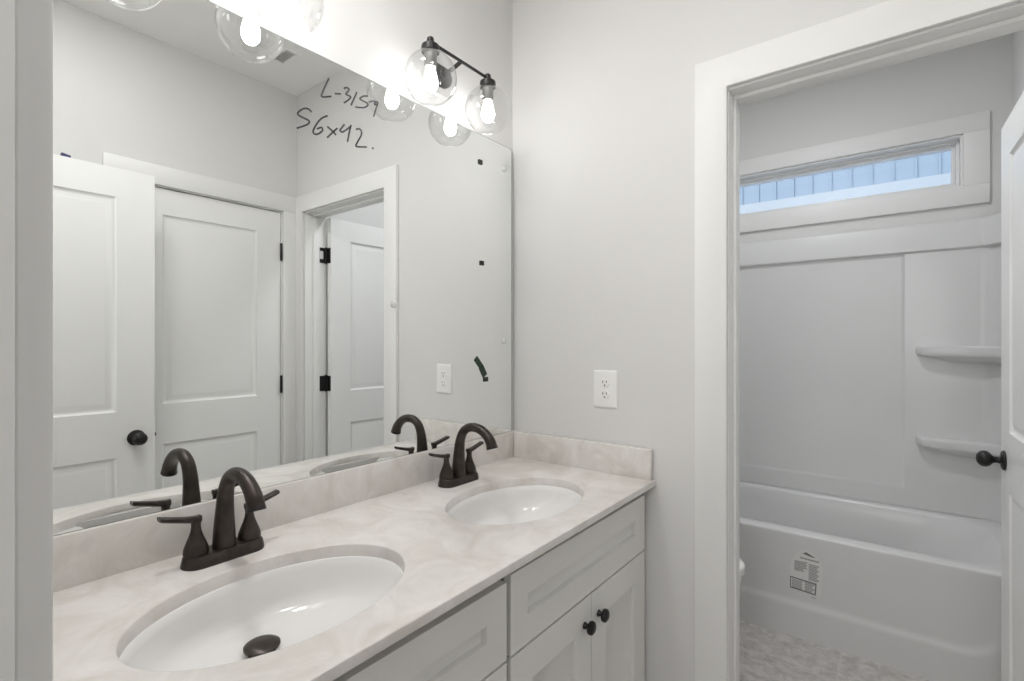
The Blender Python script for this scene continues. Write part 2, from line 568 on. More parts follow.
for z in (.25, 1.062, 1.806):
    obj('hinge', hinge_bm(z, (1.450, .077), [(1.418, .0768, 1.450, .0785)]), M['black'], d2)

# door_3: closed closet door in right wall (hinges at far end)
m3 = Matrix(((0, 1, 0, W + .004), (1, 0, 0, CY0 + .014), (0, 0, 1, 0), (0, 0, 0, 1)))
d3 = thing('door_3', (0, 0, 0), 'white two panel closet door standing closed, seen in mirror', 'door', kind=S)
bm = door_leaf('', CY1 - CY0 - .028, .128, None, '')
d3l = obj('door_leaf', bm, M['door'], d3, mtx=m3)
kb = knob_bm((0, 0, 0), '-X'); kb.transform(Matrix.Translation((W + .004, CY0 + .060, .895)))
tag(obj('knob', kb, M['black'], d3l), 'black knob')
for z in (.25, 1.067, 1.806):
    obj('hinge', hinge_bm(z, (W - .003, CY1 - .0125), []), M['black'], d3)

bm = bmesh.new()
loft(bm, [[(1.421, .472, 2.0255), (1.443, .472, 2.0255), (1.443, .472, 2.040), (1.421, .472, 2.040)],
          [(1.421, .500, 2.0255), (1.443, .500, 2.0255), (1.443, .500, 2.034), (1.421, .500, 2.034)]])
o = obj('shim', bm, M['blue'], bevel=.001)
tag(o, 'small dark blue wedge lying on top of the open entry door', 'shim')

# ------------------------------------------------------------------ vanity cabinets
SH = [(0, 0), (.0006, .0008), (.0012, .0124), (.0020, .0130)]        # shaker recess
def front_panel(y0, y1, z0, z1, rail):
    """shaker front in the plane x=XF facing +X spanning y0..y1"""
    bm = slab([0, rail, y1 - y0 - rail, y1 - y0], [z0, z0 + rail, z1 - rail, z1], .019, [(1, 1)], SH, back=False)
    # local x-> +y , local -Y (front) -> +x
    bm.transform(Matrix(((0, -1, 0, XF), (1, 0, 0, y0), (0, 0, 1, 0), (0, 0, 0, 1))))
    return bm
XF = .541
def cab_knob(y, z):
    bm = bmesh.new()
    lathe(bm, [(.0, 0), (.0090, 0), (.0085, .003), (.0065, .006), (.0065, .010), (.011, .013), (.0160, .0155), (.0172, .0195), (.0165, .024), (.012, .0275), (.005, .029), (.0, .0292)],
          (XF, y, z), 'X', 24, caps=False)
    return bm
def cabinet(y0, y1, label, filler=None, top=.811):
    t = thing('vanity_cabinet', (.26, (y0 + y1) / 2, 0), label, 'cabinet', 'vanity base cabinets')
    z0, z1 = .11, .8515
    xf = XF - .052
    body = [(.004, y0, z0, .020, y1, z1), (.004, y0, z0, xf - .018, y0 + .016, z1), (.004, y1 - .016, z0, xf - .018, y1, z1),
            (.004, y0, z0, xf - .018, y1, z0 + .016)]
    boxes('carcass', body, M['cabinet'], t)
    fr = [(xf - .018, y0, z0, xf, y0 + .035, z1), (xf - .018, y1 - .035, z0, xf, y1, z1), (xf - .018, y0 + .035, z1 - .045, xf, y1 - .035, z1),
          (xf - .018, y0 + .035, z0, xf, y1 - .035, z0 + .03), (xf - .018, y0 + .035, .63, xf, y1 - .035, .665),
          (xf - .018, (y0 + y1) / 2 - .03, z0 + .03, xf, (y0 + y1) / 2 + .03, .63)]
    boxes('face_frame', fr, M['gap_shade'], t)
    boxes('toe_kick', [(.40, y0, 0.002, .418, y1, z0)], M['cabinet'], t)
    a, b = y0 + .006, y1 - .006
    if filler:
        b = filler - .002
    obj('drawer_front', front_panel(a, b, .652, top, .062), M['cabinet'], t)
    mid = (a + b) / 2
    for p, q, ky in ((a, mid - .0015, mid - .037), (mid + .0015, b, mid + .037)):
        d = obj('door', front_panel(p, q, .118, .646, .078), M['cabinet'], t)
        tag(obj('knob', cab_knob(ky, .580), M['black'], d), 'small black round knob')
    return t
cabinet(.816, 1.526, 'grey shaker vanity cabinet under the right sink, two black door knobs in view', filler=1.511, top=.821)
cabinet(.066, .814, 'grey shaker vanity cabinet under the left sink, nearest the camera')

# ------------------------------------------------------------------ countertop with two oval cut-outs
SINKS = [(.333, .447), (.334, 1.120)]
AX, AY = .1625, .231
CX0, CX1, CYA, CYB = .003, .569, YS + .022, YE - .002
ct = thing('vanity_countertop', (.29, .8, CT - .03), 'cream marble countertop with two oval basin openings and backsplash', 'countertop')
bm = bmesh.new()
edges = []
def loop2(pts, z):
    vs_ = [bm.verts.new((x, y, z)) for x, y in pts]
    for i in range(len(vs_)):
        edges.append(bm.edges.new((vs_[i], vs_[(i + 1) % len(vs_)])))
loop2([(CX0, CYA), (CX1 + .014, CYA), (CX1 + .001, CYB), (CX0, CYB)], CT)
for cx, cy in SINKS:
    loop2([(cx + AX * math.cos(2 * PI * i / 96), cy + AY * math.sin(2 * PI * i / 96)) for i in range(96)], CT)
bmesh.ops.triangle_fill(bm, use_beauty=True, use_dissolve=False, edges=edges)
g = bmesh.ops.extrude_face_region(bm, geom=list(bm.faces))
bmesh.ops.translate(bm, verts=[v for v in g['geom'] if isinstance(v, bmesh.types.BMVert)], vec=(0, 0, -.018))
for cx, cy in SINKS:      # thickened rim round each opening
    ring_ = lambda o, z: [(cx + (AX + o) * math.cos(2 * PI * i / 96), cy + (AY + o) * math.sin(2 * PI * i / 96), z) for i in range(96)]
    loft(bm, [ring_(.014, CT - .0175), ring_(.014, CT - .026), ring_(0, CT - .026), ring_(0, CT - .0175)], False, False)
tb = obj('countertop_slab', bm, M['marble'], ct, bevel=.003, seg=3, sharp=50, zmin=CT - .01)
boxes('backsplash', [(CX0, CYA, CT - .001, .021, CYB, SP)], M['marble'], ct, bevel=.003)
boxes('side_splash', [(.0215, YE - .021, CT - .001, .562, CYB, SP)], M['marble'], ct, bevel=.003)

# basins ------------------------------------------------------------
def basin(cx, cy, label):
    t = thing('sink_basin', (cx, cy, CT - .16), label, 'sink', 'vanity sinks')
    bm = bmesh.new()
    n = 72
    zt = CT - .0262
    bx_, zb = -.058, .742                    # bowl floor shifted towards the wall
    prof = [(1.13, 0), (1.06, 0), (1.0, 0), (.985, -.002), (.965, -.020), (.93, -.040), (.86, -.062), (.75, -.080), (.60, -.0925), (.42, -.0985), (.24, -.1010), (.11, -.1025)]
    zs = (zt - zb) / .1025
    loops = []
    for f, h in prof:
        k = max(0, min(1, -h / .1025)) ** 1.5
        loops.append([(cx + bx_ * k + AX * f * math.cos(2 * PI * i / n), cy + AY * (f if f > .2 else f * .7) * math.sin(2 * PI * i / n), zt + h * zs) for i in range(n)])
    out = [[(p[0] + (p[0] - cx) * .03, p[1] + (p[1] - cy) * .03, p[2] - .012) for p in lp] for lp in loops]
    loft(bm, out[::-1] + loops, True, True)
    b = obj('basin', bm, M['porcelain'], t, sharp=60)
    bm = bmesh.new()
    c = (cx + bx_ - .006, cy - .006, zb + .001)
    lathe(bm, [(.0, 0), (.022, 0), (.0235, .002), (.021, .004), (.0, .004)], c, 'Z', 32, caps=False)
    dr = obj('drain_ring', bm, M['bronze'], t)
    bm = bmesh.new()
    lathe(bm, [(.0, .004), (.008, .004), (.008, .010), (.027, .010), (.0305, .012), (.0305, .0155), (.027, .018), (.018, .0205), (.0, .022)], c, 'Z', 32, caps=False)
    tag(obj('stopper', bm, M['bronze'], dr), 'dark bronze pop-up stopper')
    return t
basin(*SINKS[0], 'white oval basin with visible dark stopper, nearest the camera')
basin(*SINKS[1], 'white oval basin nearest the wall with the outlet')

# faucets -------------------------------------------------------------
def faucet(cy, label):
    cx = .0935
    t = thing('bathroom_faucet', (cx, cy, CT), label, 'faucet', 'bronze faucets on the vanity')
    bm = bmesh.new()
    L = []
    for ins, z in ((0, 0), (0, .004), (.003, .018), (.006, .022)):
        L.append([(x, y, CT + z) for x, y in rrect(cx + .003, cy, .0300 - ins, .0775 - ins, .0300 - ins, 10)])
    loft(bm, L)
    obj('base_plate', bm, M['bronze'], t, bevel=.001)
    ctrl = [(.096, .890, .0220), (.096, .925, .0198), (.098, .965, .0170), (.103, 1.000, .0150), (.116, 1.028, .0138), (.138, 1.0425, .0134), (.164, 1.0455, .0134),
            (.190, 1.0395, .0138), (.2115, 1.0255, .0146), (.2255, 1.008, .0156), (.2315, .991, .0166)]
    P = smooth_path(ctrl, 6)
    bm = bmesh.new()
    tube(bm, [(x, cy, z) for x, z, r in P], [r for x, z, r in P], 28, up=(0, 1, 0))
    sp = obj('spout', bm, M['bronze'], t, sharp=50)
    bm = bmesh.new()
    e0, e1 = Vector((P[-2][0], cy, P[-2][1])), Vector((P[-1][0], cy, P[-1][1]))
    d = (e1 - e0).normalized()
    tube(bm, [e1 - d * .006, e1 + d * .0015], [.0168, .0172], 28)
    obj('aerator', bm, M['black'], sp, bevel=.0006)
    for s in (-1, 1):
        hy = cy + s * .0508
        bm = bmesh.new()
        lathe(bm, [(.0, .020), (.0215, .020), (.0222, .026), (.0210, .034), (.0170, .045), (.0122, .057), (.0092, .067), (.0082, .076), (.0088, .084), (.0100, .0915), (.0, .0925)],
              (cx, hy, CT), 'Z', 28, caps=False)
        h = obj('handle_body', bm, M['bronze'], t, sharp=45)
        Q = smooth_path([(cx, hy - s * .0085, CT + .0885, .0070), (cx, hy - s * .002, CT + .0880, .0092), (cx, hy + s * .014, CT + .0905, .0092),
                         (cx - .001, hy + s * .034, CT + .0955, .0085), (cx - .002, hy + s * .056, CT + .1015, .0092), (cx - .002, hy + s * .0615, CT + .1035, .0098)], 5)
        bm = bmesh.new()
        loops = []
        for i, q in enumerate(Q):
            f = i / (len(Q) - 1)
            th = .0125 - .0045 * f                       # blade thins towards its tip
            yy, zz, wd = q[1], q[2], q[3]
            loops.append([(q[0] + px * wd, yy, zz + pz * th) for px, pz in ((-1, .35), (-.8, .5), (.8, .5), (1, .35), (1, -.2), (.55, -.5), (-.55, -.5), (-1, -.2))])
        loft(bm, loops)
        lv = obj('lever', bm, M['bronze'], h, sharp=50)
    return t
faucet(.4485, 'oil rubbed bronze two handle faucet behind the near left basin')
faucet(1.131, 'oil rubbed bronze two handle faucet behind the basin by the outlet')

# ------------------------------------------------------------------ mirror with marks
MX = .0135
MT = SP + 1.067
mi = thing('wall_mirror', (0, .8, SP), 'large frameless wall mirror resting on the backsplash, with black marker writing', 'mirror')
MY0, MY1 = .075, YE - .0225
bm = bmesh.new()
bx(bm, .0005, MY0, SP + .0005, MX - .0003, MY1, MT)
obj('glass_edge', bm, M['mirror_edge'], mi)
bm = bmesh.new()
bx(bm, MX - .0004, MY0 + .0012, SP + .0014, MX, MY1 - .0022, MT - .0018)
mirror_face = obj('mirror_glass', bm, M['mirror'], mi)

def stroke(bm, pts, wd=.0042):
    P = smooth_path(pts, 5) if len(pts) > 2 else [tuple(a + (b - a) * k / 4 for a, b in zip(*pts)) for k in range(5)]
    L, Rr = [], []
    for i, p in enumerate(P):
        a, b = P[max(i - 1, 0)], P[min(i + 1, len(P) - 1)]
        t = Vector((b[0] - a[0], b[1] - a[1]))
        if t.length < 1e-7:
            t = Vector((1, 0))
        t.normalize()
        nn = Vector((-t.y, t.x)) * wd / 2
        L.append((p[0] + nn.x, p[1] + nn.y))
        Rr.append((p[0] - nn.x, p[1] - nn.y))
    loops = [[(MX + .0002, l[0], l[1]), (MX + .0002, r[0], r[1]), (MX + .0006, r[0], r[1]), (MX + .0006, l[0], l[1])] for l, r in zip(L, Rr)]
    loft(bm, loops)
LINE1 = [[(0.736, 1.984), (0.727, 1.963), (0.717, 1.938), (0.715, 1.930), (0.721, 1.930), (0.743, 1.940)], [(0.753, 1.951), (0.771, 1.957)],
 [(0.780, 1.975), (0.787, 1.980), (0.795, 1.981), (0.794, 1.974), (0.786, 1.963), (0.793, 1.962), (0.801, 1.960), (0.791, 1.947), (0.780, 1.937)],
 [(0.820, 1.981), (0.802, 1.939)],
 [(0.855, 1.984), (0.841, 1.978), (0.830, 1.968), (0.836, 1.965), (0.854, 1.964), (0.855, 1.958), (0.845, 1.949), (0.830, 1.943), (0.815, 1.939)],
 [(0.859, 1.968), (0.867, 1.974), (0.879, 1.978), (0.889, 1.979), (0.884, 1.971), (0.877, 1.970), (0.883, 1.977)],
 [(0.888, 1.974), (0.881, 1.953), (0.875, 1.934)]]
LINE2 = [[(0.688, 1.879), (0.679, 1.884), (0.665, 1.879), (0.652, 1.865), (0.654, 1.859), (0.668, 1.857), (0.681, 1.855), (0.679, 1.847), (0.666, 1.837), (0.649, 1.826)],
 [(0.732, 1.886), (0.714, 1.872), (0.700, 1.851), (0.692, 1.832), (0.698, 1.827), (0.709, 1.833), (0.718, 1.844), (0.715, 1.850), (0.702, 1.842)],
 [(0.731, 1.858), (0.745, 1.852), (0.757, 1.844)], [(0.761, 1.864), (0.746, 1.847), (0.731, 1.829)],
 [(0.782, 1.881), (0.773, 1.868), (0.768, 1.860), (0.775, 1.858), (0.787, 1.868), (0.801, 1.882)], [(0.802, 1.886), (0.796, 1.862), (0.791, 1.837)],
 [(0.817, 1.879), (0.827, 1.884), (0.834, 1.881), (0.834, 1.869), (0.823, 1.848), (0.817, 1.835), (0.823, 1.834), (0.852, 1.842)],
 [(0.870, 1.845), (0.875, 1.845)]]
for nm, lines in (('handwritten line reading L-3159', LINE1), ('handwritten line reading 56x42', LINE2)):
    bm = bmesh.new()
    for s_ in lines:
        stroke(bm, s_)
    tag(obj('marker_writing', bm, M['ink'], mi), nm)
for y, z in ((1.325, 1.934), (1.333, 1.581)):
    tag(boxes('foam_square', [(MX + .0002, y - .0095, z - .008, MX + .004, y + .0095, z + .008)], M['tape'], mi, bevel=.001), 'small black foam square')
bm = bmesh.new()
def strip(p, q, wd, bm=bm):
    p, q = Vector(p), Vector(q)
    t = (q - p).normalized()
    nn = Vector((-t.y, t.x)) * wd / 2
    c = [p + nn, p - nn, q - nn, q + nn]
    loft(bm, [[(MX + .0002, a.x, a.y) for a in c], [(MX + .003, a.x, a.y) for a in c]])
strip((1.301, 1.247), (1.333, 1.214), .019)
strip((1.329, 1.217), (1.35, 1.184), .022)
tag(obj('tape_scrap', bm, M['green'], mi), 'dark green bent tape scrap')
tag(boxes('foam_square', [(MX + .0002, 1.343, 1.163, MX + .004, 1.365, 1.179)], M['tape'], mi, bevel=.001), 'small black foam square')
for y, z in ((1.459, 1.946), (1.459, 1.307), (0.946, 1.414)):
    bm = bmesh.new()
    lathe(bm, [(.0, 0), (.0115, 0), (.0115, .003), (.009, .005), (.005, .0055), (.0045, .004), (.0, .004)], (MX + .0002, y, z), 'X', 20, caps=False)
    tag(obj('mirror_button', bm, M['clear'], mi), 'clear round plastic button')

# ------------------------------------------------------------------ vanity lights
def vanity_light(cy, label):
    t = thing('vanity_light', (0, cy, 2.1590), label, 'light fixture', 'two globe vanity lights')
    zc, xg, h = 2.070, .100, .128
    bm = bmesh.new()
    L = []
    for ins, x in ((0, .001), (0, .012), (.004, .019), (.010, .021)):
        L.append([(x, y, z) for y, z in rrect(cy - .004, 2.1600, .052 - ins, .032 - ins, .032 - ins, 10)])
    loft(bm, L)
    obj('backplate', bm, M['black'], t)
    bm = bmesh.new()
    tube(bm, [(.02, cy, 2.1600), (.06, cy, 2.1620), (xg, cy, 2.1740)], .0065, 16)
    lathe(bm, [(.0, 0), (.014, 0), (.012, .006), (.0, .008)], (.021, cy, 2.1600), 'X', 20, caps=False)
    obj('arm', bm, M['black'], t)
    bm = bmesh.new()
    tube(bm, [(xg, cy - h - .006, 2.1750), (xg, cy + h + .006, 2.1750)], .0048, 16)
    obj('bar', bm, M['black'], t)
    for s in (-1, 1):
        y = cy + s * h
        bm = bmesh.new()
        lathe(bm, [(.0, 2.1900), (.006, 2.1890), (.0095, 2.1860), (.0108, 2.1790), (.010, 2.1720), (.012, 2.1690), (.021, 2.1665), (.0256, 2.1630), (.0265, 2.1570), (.0265, 2.1450), (.0, 2.1450)],
              (xg, y, 0), 'Z', 28, caps=False)
        cap = obj('socket_cap', bm, M['black'], t)
        bm = bmesh.new()
        lathe(bm, [(.0, 2.1450), (.0185, 2.1450), (.0185, 2.1040), (.017, 2.1000), (.0, 2.1000)], (xg, y, 0), 'Z', 24, caps=False)
        tag(obj('lamp_socket', bm, M['socket'], cap), 'grey metal lamp socket')
        bm = bmesh.new()
        Rg = .0770
        pr = []
        for i in range(29):
            a = R(19 + (143 - 19) * i / 28)
            pr.append((Rg * math.sin(a), zc + Rg * math.cos(a)))
        pr2 = [(r - .0016 * r / Rg, z + .0016 * (zc - z) / Rg) for r, z in pr]
        lathe(bm, pr + [(pr[-1][0] - .001, pr[-1][1] - .0012)] + pr2[::-1], (xg, y, 0), 'Z', 48, caps=False)
        tag(obj('glass_globe', bm, M['globe'], t, sharp=70), 'clear glass globe open at the bottom')
        bm = bmesh.new()
        lathe(bm, [(.0, 2.1000), (.0125, 2.1000), (.0135, 2.0920), (.017, 2.0800), (.0205, 2.0660), (.0215, 2.0540), (.0195, 2.0430), (.0135, 2.0340), (.006, 2.0305), (.0, 2.0300)],
              (xg, y, 0), 'Z', 24, caps=False)
        tag(obj('bulb', bm, M['bulb'], t), 'lit white bulb')
    return t
vanity_light(1.137, 'black two globe vanity light nearest the corner, above the mirror')
vanity_light(.451, 'two globe vanity light cut off by the top edge of the photo')

# ------------------------------------------------------------------ outlet and ceiling vent
ol = thing('wall_outlet', (.3955, YE, 1.146), 'white duplex outlet plate on the wall above the side splash', 'outlet')
bm = bmesh.new()
L = []
for ins, y in ((0, 0), (0, .003), (.004, .0062), (.006, .0066)):
    L.append([(x, YE - y, z) for x, z in rrect(.3955, 1.146, .0445 - ins, .0630 - ins, .004, 3)])
loft(bm, L)
obj('cover_plate', bm, M['plastic'], ol)
for dz in (.0195, -.0195):
    bm = bmesh.new()
    lathe(bm, [(.0, .0055), (.0172, .0055), (.0172, .0078), (.0163, .0085), (.0, .0085)], (.3955, YE, 1.146 + dz), '-Y', 28, sy=.82, caps=False)
    rc = obj('receptacle', bm, M['plastic'], ol)
    bm = bmesh.new()
    yy = YE - .0088
    bx(bm, .3955 - .0079, yy, 1.146 + dz + .0005, .3955 - .0053, yy + .001, 1.146 + dz + .0090)
    bx(bm, .3955 + .0053, yy, 1.146 + dz + .0015, .3955 + .0079, yy + .001, 1.146 + dz + .0085)
    lathe(bm, [(.0, 0), (.0028, 0), (.0028, .001), (.0, .001)], (.3955, yy + .001, 1.146 + dz - .0072), '-Y', 12, caps=False)
    tag(obj('slots', bm, M['slot'], rc), 'dark plug slots')
bm = bmesh.new()
lathe(bm, [(.0, .0062), (.003, .0062), (.003, .0074), (.0, .0078)], (.3955, YE, 1.146), '-Y', 12, caps=False)
obj('screw', bm, M['plastic'], ol)

vt = thing('ceiling_vent', (1.25, 1.275, H), 'small white louvred air vent in the ceiling seen in mirror', 'vent')
vx0, vx1, vy0, vy1 = 1.172, 1.335, 1.230, 1.318
boxes('frame', [(vx0, vy0, H - .008, vx1, vy0 + .02, H), (vx0, vy1 - .02, H - .008, vx1, vy1, H), (vx0, vy0 + .02, H - .008, vx0 + .02, vy1 - .02, H),
                (vx1 - .02, vy0 + .02, H - .008, vx1, vy1 - .02, H)], M['plastic'], vt, bevel=.001)
boxes('backing', [(vx0 + .02, vy0 + .02, H - .002, vx1 - .02, vy1 - .02, H - .0005)], M['vent_dark'], vt)
bm = bmesh.new()
n = 11
for i in range(n):
    x = vx0 + .024 + (vx1 - vx0 - .05) * i / (n - 1)
    loft(bm, [[(x, y, H - .0075), (x + .002, y, H - .0075), (x + .011, y, H - .002), (x + .009, y, H - .002)] for y in (vy0 + .02, vy1 - .02)])
obj('louvre', bm, M['plastic'], vt)

# ------------------------------------------------------------------ window
wi = thing('window_1', (.8, YF, 2.06), 'high narrow window with wide flat white casing above the tub', 'window', kind=S)
cw = .094
boxes('casing', [(WX0 - cw, YF - .018, WZ0 - cw + .002, WX1 + cw, YF, WZ0), (WX0 - cw, YF - .018, WZ1, WX1 + cw, YF, WZ1 + .088),
                 (WX0 - cw, YF - .018, WZ0, WX0, YF, WZ1), (WX1, YF - .018, WZ0, WX1 + cw, YF, WZ1)], M['trim'], wi, bevel=.0015)
def ring(y0, y1, i0, i1):
    a0, a1, b0, b1 = WX0 + i0, WX1 - i0, WZ0 + i0, WZ1 - i0
    c0, c1, d0, d1 = WX0 + i1, WX1 - i1, WZ0 + i1, WZ1 - i1
    return [(a0, y0, b0, a1, y1, d0), (a0, y0, d1, a1, y1, b1), (a0, y0, d0, c0, y1, d1), (c1, y0, d0, a1, y1, d1)]
boxes('jamb_liner', ring(YF - .004, YF + .15, 0, .010), M['trim'], wi, bevel=.001)
fr = boxes('window_frame', ring(YF + .045, YF + .12, .010, .024) + ring(YF + .060, YF + .11, .024, .040), M['vinyl'], wi, bevel=.002)
boxes('pane', [(WX0 + .040, YF + .083, WZ0 + .040, WX1 - .040, YF + .087, WZ1 - .040)], M['pane'], fr)

# outside: neighbouring wall with battens
nh = thing('neighbour_house', (1, 6.6, -.3), 'pale blue board siding of the house next door seen through window', 'building')
boxes('siding', [(-7, 6.50, 2.945, 9, 6.7, 6.0)], M['siding'], nh)
bl = []
x = -6.9
while x < 9:
    bl.append((x, 6.486, 2.945, x + .018, 6.50, 6.0))
    x += .182
boxes('batten', bl, M['siding'], nh)
boxes('lower_band', [(-7, 6.47, -.3, 9, 6.7, 2.945)], M['siding_band'], nh)  # lower wall below the siding, in one paler colour
boxes('ground', [(-8, YF + .16, -.4, 10, 6.6, -.3)], M['ground'], kind=S, label='unseen pale ground between the houses, added to bounce light', cat='ground')  # added out of view, its pale colour bounces daylight up to the window

# ------------------------------------------------------------------ bathtub
RZ = .458
TY0, TY1 = 2.526, 3.294
TX0, TX1 = .004, W - .004
tub = thing('bathtub', (.8, TY0, 0), 'white alcove bathtub below the window with a paper label on its apron', 'bathtub')
bm = bmesh.new()
ccx, hx = (TX0 + TX1) / 2, (TX1 - TX0) / 2
ccy, hy = (TY0 + TY1) / 2, (TY1 - TY0) / 2
def lp(cx, cy, hx, hy, r, z):
    return [(x, y, z) for x, y in rrect(cx, cy, hx, hy, r, 10)]
def lpx(x0, x1, y0, y1, r, z):
    return lp((x0 + x1) / 2, (y0 + y1) / 2, (x1 - x0) / 2, (y1 - y0) / 2, r, z)
loops = [lpx(TX0, TX1, TY0 + .002, TY1, .004, RZ - .045), lpx(TX0, TX1, TY0, TY1, .004, RZ - .009), lpx(TX0 + .001, TX1 - .001, TY0 + .001, TY1 - .002, .006, RZ - .004),
         lpx(TX0 + .006, TX1 - .006, TY0 + .005, TY1 - .004, .01, RZ),
         lpx(.085, TX1 - .085, TY0 + .070, TY1 - .058, .20, RZ), lpx(.092, TX1 - .092, TY0 + .078, TY1 - .066, .197, RZ - .004), lpx(.098, TX1 - .104, TY0 + .086, TY1 - .073, .195, RZ - .018),
         lpx(.105, TX1 - .165, TY0 + .092, TY1 - .079, .19, RZ - .08), lpx(.120, TX1 - .265, TY0 + .103, TY1 - .092, .18, RZ - .19), lpx(.140, TX1 - .36, TY0 + .118, TY1 - .108, .17, RZ - .285),
         lpx(.165, TX1 - .41, TY0 + .140, TY1 - .130, .15, RZ - .325), lpx(.21, TX1 - .46, TY0 + .185, TY1 - .175, .12, RZ - .338)]
loft(bm, loops, False, True)
# apron: recessed field, raised lower band and right border with a curved corner
nu, nz = 110, 60
AY0 = TY0 - .009
def apron_y(x, z):
    """flush field under the rim; a lower band and end borders stand a little proud, meeting in a curved corner"""
    x0f, xr, zr, rad, top = TX0 + .12, 1.462, .150, .10, .90
    ex, ez = (xr - x0f) / 2 - rad, (top - zr) / 2 - rad
    ix, iz = abs(x - (xr + x0f) / 2) - ex, abs(z - (zr + top) / 2) - ez
    d = math.hypot(max(ix, 0), max(iz, 0)) + min(max(ix, iz), 0) - rad
    t = max(0, min(1, .5 - d / .034))
    t = t * t * (3 - 2 * t)
    fade = max(0, min(1, (RZ - .02 - z) / .16))
    return AY0 + .0095 - .0065 * (1 - t) * fade
grid = [[bm.verts.new((TX0 + (TX1 - TX0) * i / nu, apron_y(TX0 + (TX1 - TX0) * i / nu, (RZ - .020) * j / nz), (RZ - .020) * j / nz)) for j in range(nz + 1)] for i in range(nu + 1)]
for i in range(nu):
    for j in range(nz):
        bm.faces.new((grid[i][j], grid[i + 1][j], grid[i + 1][j + 1], grid[i][j + 1]))
tubm = obj('tub_shell', bm, M['acrylic'], tub, sharp=60)
bm = bmesh.new()
lathe(bm, [(.0, 0), (.030, 0), (.030, .003), (.026, .005), (.0, .005)], (.45, 2.90, RZ - .3375), 'Z', 24, caps=False)
tag(obj('tub_drain', bm, M['chrome'], tub), 'steel tub drain')

# label on the apron: film, dark bordered box, rows of small grey print
LY = AY0 + .0093
film = obj('label_film', (lambda b: (loft(b, [[(.780, y, .215), (.905, y, .205), (.915, y, .34), (.875, y, .385), (.83, y, .388), (.795, y, .34)] for y in (LY - .0003, LY - .0009)]), b)[1])(bmesh.new()), M['paper'], tub)
bm = bmesh.new()
def bar(x0, x1, z0, z1, sl=0.0, y=LY - .0011):
    loft(bm, [[(x0, yy, z0), (x1, yy, z0 + sl), (x1, yy, z1 + sl), (x0, yy, z1)] for yy in (y, y - .0003)])
for k in range(7):
    z = .338 - k * .0066
    bar(.806, .806 + (.050 if k < 5 else .038) - .004 * (k % 2), z - .0045, z, .002)
for k in range(11):
    z = .336 - k * .0066
    bar(.861, .861 + .039 - .004 * (k % 3), z - .0045, z, -.002)
bar(.828, .900, .352, .358, -.003)
obj('small_print', bm, M['print'], film)
bm = bmesh.new()
loft(bm, [[(x, y, z) for x, z in ((.838, .375), (.852, .384), (.888, .367), (.872, .3675))] for y in (LY - .0011, LY - .0014)])
obj('warning_mark', bm, M['print_dark'], film)
bm = bmesh.new()
o_ = [(.789, .2125), (.888, .2055), (.891, .257), (.789, .264)]
i_ = [(.793, .2175), (.8835, .2110), (.8865, .2515), (.793, .2585)]
q = [[[bm.verts.new((x, y, z)) for x, z in l] for l in (o_, i_)] for y in (LY - .0011, LY - .0014)]
for k in range(4):
    j = (k + 1) % 4
    bm.faces.new((q[1][0][k], q[1][0][j], q[1][1][j], q[1][1][k]))
    bm.faces.new((q[0][0][k], q[0][0][j], q[0][1][j], q[0][1][k]))
    for l in (0, 1):
        bm.faces.new((q[0][l][k], q[0][l][j], q[1][l][j], q[1][l][k]))
obj('border', bm, M['print_dark'], film)
bm = bmesh.new()
for k in range(6):
    z = .254 - k * .0066
    bar(.796, .838 - .003 * (k % 2), z - .0045, z, -.002)
    bar(.846, .884 - .005 * (k % 3), z - .006, z - .0015, -.002)
bar(.872, .888, .192, .1955, -.002)
obj('small_print', bm, M['print'], film)

# ------------------------------------------------------------------ tub surround
ss = thing('tub_surround', (.8, 3.2, RZ), 'glossy white moulded wall surround above the tub with corner shelves', 'shower surround')
SZ0, SZ1 = RZ + .0005, 1.902
BY = 3.276                       # inner face of back panel
XL, XR = .028, W - .028
bm = bmesh.new()
XJ = XR - .086
bmp = slab([W - XJ, .36, 1.197, XJ], [SZ0, .548, 1.757, 1.77], .017, [(1, 1)], [(0, 0), (.003, .001), (.014, .0072), (.018, .008)], back=False)
bmp.transform(Matrix.Translation((0, BY, 0)))
obj('back_panel', bmp, M['acrylic'], ss, sharp=60)
def corner_path(off, rad):
    """plan path from the back panel, round the corner, forward along the right wall; off moves it into the room"""
    pts = [(XJ, BY - off)]
    cx, cy = XR - off - rad, BY - off - rad
    for i in range(13):
        a = R(90 - 90 * i / 12)
        pts.append((cx + rad * math.cos(a), cy + rad * math.sin(a)))
    pts.append((XR - off, TY0 + .01))
    return pts
def wall_strip(name, path, z0, z1, back, bevel=0):
    """extrude a plan path with a given backing path"""
    bm = bmesh.new()
    loops = []
    for (a, b) in zip(path, back):
        loops.append([(a[0], a[1], z0), (a[0], a[1], z1), (b[0], b[1], z1), (b[0], b[1], z0)])
    loft(bm, loops)
    return obj(name, bm, M['acrylic'], ss, bevel=bevel, sharp=50)
def mirror_x(p):
    return [(W - x, y) for x, y in p]
pth, bck = corner_path(0, .086), corner_path(-.017, .100)
wall_strip('side_panel', pth, SZ0, 1.77, bck)
wall_strip('side_panel', mirror_x(pth), SZ0, 1.77, mirror_x(bck))
def chamfer(off, rad):
    return [(XJ, BY - off), (XR - off - rad, BY - off), (XR - off, BY - off - rad), (XR - off, TY0 + .01)]
p1 = chamfer(.014, .062)
p2 = chamfer(-.017, .086)
full1 = mirror_x(p1)[::-1] + p1
full2 = mirror_x(p2)[::-1] + p2
bm = bmesh.new()
loops = []
